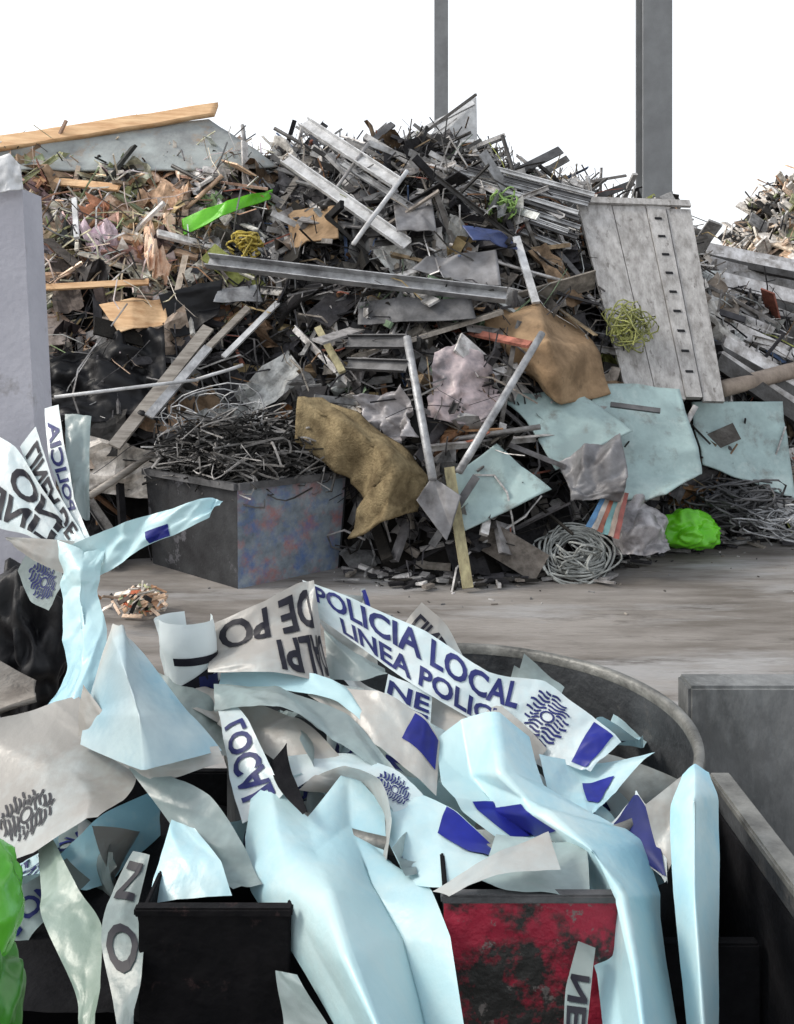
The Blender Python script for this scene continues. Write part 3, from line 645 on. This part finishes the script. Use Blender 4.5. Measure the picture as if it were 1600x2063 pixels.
# centre folds
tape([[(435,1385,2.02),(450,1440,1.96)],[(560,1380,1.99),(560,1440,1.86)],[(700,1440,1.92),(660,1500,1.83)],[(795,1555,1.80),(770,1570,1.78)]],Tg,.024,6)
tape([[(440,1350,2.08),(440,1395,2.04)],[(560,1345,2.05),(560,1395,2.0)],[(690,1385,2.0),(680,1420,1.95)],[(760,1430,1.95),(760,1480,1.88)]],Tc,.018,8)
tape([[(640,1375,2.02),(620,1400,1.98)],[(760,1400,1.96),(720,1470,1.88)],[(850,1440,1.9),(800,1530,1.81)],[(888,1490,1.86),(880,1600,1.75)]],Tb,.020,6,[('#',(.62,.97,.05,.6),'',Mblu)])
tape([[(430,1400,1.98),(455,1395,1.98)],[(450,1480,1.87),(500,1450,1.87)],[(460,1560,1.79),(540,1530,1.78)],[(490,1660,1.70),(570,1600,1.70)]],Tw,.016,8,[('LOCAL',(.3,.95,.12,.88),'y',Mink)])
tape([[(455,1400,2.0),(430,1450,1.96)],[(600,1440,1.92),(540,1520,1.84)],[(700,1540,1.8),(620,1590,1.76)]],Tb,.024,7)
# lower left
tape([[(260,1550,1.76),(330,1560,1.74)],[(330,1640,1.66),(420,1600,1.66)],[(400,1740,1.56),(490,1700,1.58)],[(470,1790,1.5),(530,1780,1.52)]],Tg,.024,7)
tape([[(345,1650,1.62),(390,1660,1.6)],[(325,1730,1.56),(440,1730,1.52)],[(298,1822,1.5),(470,1805,1.48)]],Tc,.018,7)
tape([[(70,1690,1.7),(110,1690,1.68)],[(80,1800,1.58),(160,1790,1.56)],[(85,1850,1.52),(205,1865,1.5)],[(150,2000,1.4),(200,2000,1.38)],[(170,2110,1.33),(195,2110,1.32)]],tmat('tape_green_grey',(.26,.35,.28),(.16,.22,.18),(.31,.40,.35)),.014,8)
tape([[(265,1710,1.6),(300,1720,1.58)],[(215,1820,1.52),(275,1830,1.5)],[(205,1900,1.45),(290,1900,1.43)],[(225,2000,1.38),(280,2000,1.36)],[(245,2110,1.31),(270,2110,1.3)]],Tg,.010,8,[('O',(.38,.66,.12,.88),'',Mblk),('N',(.05,.22,.15,.85),'',Mblk)])
# big centre drape: few broad planes meeting in sharp folds
tape([[(505,1610,1.72),(545,1575,1.75),(620,1645,1.66),(700,1545,1.76),(775,1620,1.70)],
      [(498,1690,1.66),(560,1680,1.60),(635,1720,1.56),(705,1660,1.67),(780,1730,1.60)],
      [(512,1790,1.55),(590,1800,1.47),(665,1810,1.40),(745,1790,1.54),(870,1800,1.50)],
      [(590,1920,1.43),(650,1930,1.36),(700,1930,1.28),(810,1900,1.44),(915,1900,1.39)],
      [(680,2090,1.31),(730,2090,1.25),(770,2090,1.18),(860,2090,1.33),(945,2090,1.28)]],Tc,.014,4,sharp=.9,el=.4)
tape([[(690,1545,1.73),(640,1560,1.76),(600,1590,1.74)],[(760,1580,1.68),(720,1580,1.74),(690,1600,1.78)],[(780,1650,1.63),(760,1640,1.70),(740,1650,1.74)],[(768,1730,1.58),(760,1730,1.64),(750,1730,1.66)]],Tb,.01,8)
tape([[(575,1490,1.82),(545,1540,1.78)],[(590,1560,1.75),(560,1590,1.70)],[(620,1640,1.62),(610,1640,1.62)]],Mskin,.01,8)  # near-black filler strip in the skip interior colour
tape([[(560,1520,1.80),(580,1590,1.74)],[(660,1510,1.83),(660,1550,1.78)],[(790,1550,1.78),(760,1600,1.72)],[(850,1610,1.72),(800,1650,1.66)]],Tw,.016,8,[('@',(.62,.95,.1,.95),'',Mink)])
# right drape
tape([[(880,1480,1.87),(930,1450,1.90),(1000,1440,1.86),(1060,1490,1.88)],
      [(890,1580,1.77),(950,1560,1.80),(1010,1560,1.72),(1090,1590,1.76)],
      [(930,1640,1.71),(1010,1640,1.73),(1080,1630,1.65),(1190,1650,1.70)],
      [(1090,1740,1.59),(1140,1730,1.60),(1190,1710,1.51),(1290,1700,1.64)],
      [(1160,1840,1.50),(1200,1825,1.50),(1250,1800,1.39),(1340,1800,1.54)],
      [(1200,1960,1.41),(1235,1955,1.40),(1280,1950,1.29),(1360,1950,1.44)],
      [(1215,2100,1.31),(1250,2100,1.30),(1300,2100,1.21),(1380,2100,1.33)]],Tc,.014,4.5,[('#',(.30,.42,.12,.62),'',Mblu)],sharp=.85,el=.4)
tape([[(790,1580,1.76),(780,1700,1.62)],[(880,1620,1.70),(830,1790,1.53)],[(960,1680,1.63),(900,1800,1.48)],[(1010,1710,1.60),(1000,1760,1.50)]],Tc,.020,7,[('#',(.42,.95,.02,.35),'',Mblu)])
tape([[(872,1790,1.41),(905,1808,1.40)],[(980,1735,1.45),(1000,1775,1.41)],[(1105,1678,1.52),(1130,1760,1.42)]],Tb,.012,7)
tape([[(1000,1690,1.6),(960,1770,1.44)],[(1100,1690,1.58),(1060,1780,1.42)],[(1180,1700,1.57),(1190,1790,1.42)]],Tg,.018,8)
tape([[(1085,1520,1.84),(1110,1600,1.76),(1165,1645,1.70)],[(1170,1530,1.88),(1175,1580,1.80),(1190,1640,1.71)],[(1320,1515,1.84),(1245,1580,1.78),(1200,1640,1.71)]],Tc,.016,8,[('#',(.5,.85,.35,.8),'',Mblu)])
tape([[(1275,1590,1.76),(1280,1592,1.75)],[(1245,1640,1.72),(1320,1650,1.66)],[(1228,1680,1.68),(1342,1720,1.60)],[(1340,1775,1.56),(1345,1780,1.56)]],Tw,.010,8,[('#',(.06,.94,.07,.93),'',Mink)])
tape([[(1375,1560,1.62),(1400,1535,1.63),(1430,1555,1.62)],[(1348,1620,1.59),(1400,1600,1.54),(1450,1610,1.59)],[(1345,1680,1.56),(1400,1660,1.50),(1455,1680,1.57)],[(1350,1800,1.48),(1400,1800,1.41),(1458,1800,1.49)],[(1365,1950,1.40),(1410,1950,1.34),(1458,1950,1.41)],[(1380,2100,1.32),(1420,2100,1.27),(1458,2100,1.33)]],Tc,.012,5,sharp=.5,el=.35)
tape([[(1300,1620,1.66),(1400,1540,1.68)],[(1320,1700,1.62),(1380,1640,1.62)],[(1345,1760,1.58),(1370,1700,1.58)]],Tb,.01,9)
tape([[(1165,1900,1.42),(1200,1910,1.41)],[(1140,1990,1.36),(1190,2000,1.35)],[(1135,2100,1.30),(1180,2100,1.3)]],Tg,.008,9,[('NE',(.35,.85,.1,.9),'y',Mblk)])
tape([[(555,1955,1.38),(600,1965,1.37)],[(570,2100,1.32),(680,2100,1.3)]],Tg,.012,9)
tape([[(830,1440,2.05),(900,1380,2.1)],[(940,1500,1.95),(1010,1430,2.0)],[(1060,1560,1.85),(1100,1520,1.9)]],Tb,.02,7)
# ---------------- left edge items
bag('orange_sack',S(-30,1160,3.2),(.11,.12,.16),pmat('orange_plastic',(.75,.32,.03),(.5,.2,.02),scale=5,rough=.5),.3)
bag('black_refuse_bag',S(70,1310,2.85),(.14,.16,.3),Mbk,.5,1.8)
patch('wooden_board',[[S(-40,1300,2.6),S(75,1370,2.6)],[S(-40,1450,2.4),S(70,1400,2.45)]],Mwd,.02,4,thick=.015)
bag('grey_refuse_bag',S(10,1260,3.3),(.22,.2,.45),pmat('grey_film',(.3,.3,.3),(.16,.16,.16),scale=4,rough=.5),.5,1.8)
bag('green_refuse_bag',S(-70,1830,1.25),(.075,.1,.09),pmat('lime_film',(.14,.52,.05),(.07,.33,.02),scale=5,rough=.22,bump=.2,bscale=10),.25,1.5)
bag('green_refuse_bag',S(-80,2040,1.2),(.085,.1,.10),pmat('dark_lime_film',(.06,.26,.03),(.03,.14,.01),scale=5,rough=.3,bump=.2,bscale=10),.25,1.5)
s3=Soup()
for k in range(150):
    p=S(285+random.gauss(0,24),1200+random.gauss(0,14),5.9+U(-.3,.3)); p.z=max(.02,p.z*.8)
    d=Vector((U(-1,1),U(-1,1),U(-.3,.6))).normalized(); w=d.orthogonal().normalized(); s3.box(p,d*U(.02,.08),w*U(.004,.016),d.cross(w)*.004,random.choice(Wm+[(.5,.15,.08),(.03,.03,.03)]))
s3.build('wood_splinters',[M_mat,M_met])
# ---------------- light, sky, camera
sun=bpy.data.lights.new('sun','SUN'); sun.energy=1.5; sun.angle=math.radians(12); sun.color=(1,.93,.82)
so_=bpy.data.objects.new('sun',sun); dv=Vector((-.9,-.05,.8)).normalized(); so_.rotation_euler=dv.to_track_quat('Z','Y').to_euler(); link(so_)
w=bpy.data.worlds.new('World'); scene.world=w; w.use_nodes=True; n=w.node_tree.nodes; l=w.node_tree.links
sk=n.new('ShaderNodeTexSky'); sk.sky_type='NISHITA'; sk.sun_disc=False; sk.sun_elevation=math.asin(dv.z); sk.sun_rotation=math.atan2(dv.x,dv.y); sk.dust_density=4; sk.air_density=1.0
hs=n.new('ShaderNodeHueSaturation'); hs.inputs['Saturation'].default_value=.35
tcw=n.new('ShaderNodeTexCoord'); sx=n.new('ShaderNodeSeparateXYZ'); l.new(tcw.outputs['Generated'],sx.inputs[0])
vr=n.new('ShaderNodeValToRGB'); vr.color_ramp.elements[0].position=.38; vr.color_ramp.elements[0].color=(1,1,1,1); vr.color_ramp.elements[1].position=.75; vr.color_ramp.elements[1].color=(.34,.37,.41,1)
l.new(sx.outputs['Z'],vr.inputs[0])
vm=n.new('ShaderNodeMix'); vm.data_type='RGBA'; vm.blend_type='MULTIPLY'; vm.inputs[0].default_value=1; vm.inputs[7].default_value=(5.2,5.3,5.4,1); l.new(vr.outputs[0],vm.inputs[6])
ad=n.new('ShaderNodeMix'); ad.data_type='RGBA'; ad.blend_type='ADD'; ad.inputs[0].default_value=1   # bright haze near the horizon, thinner overhead
ad.clamp_result=False; vm.clamp_result=False
l.new(sk.outputs[0],hs.inputs['Color']); l.new(hs.outputs[0],ad.inputs[6]); l.new(vm.outputs[2],ad.inputs[7]); l.new(ad.outputs[2],n['Background'].inputs[0]); n['Background'].inputs[1].default_value=.148
cam=bpy.data.cameras.new('camera'); cam.sensor_fit='VERTICAL'; cam.sensor_height=36; cam.sensor_width=36; cam.lens=36*F/2063; cam.shift_y=-(1031.5-HZ)/2063; cam.clip_end=2000; cam.clip_start=.05
co=bpy.data.objects.new('camera',cam); co.location=(0,0,CH); co.rotation_euler=(math.radians(90),0,0); link(co); scene.camera=co
scene.view_settings.view_transform='Standard'; scene.view_settings.look='None'; scene.view_settings.exposure=0
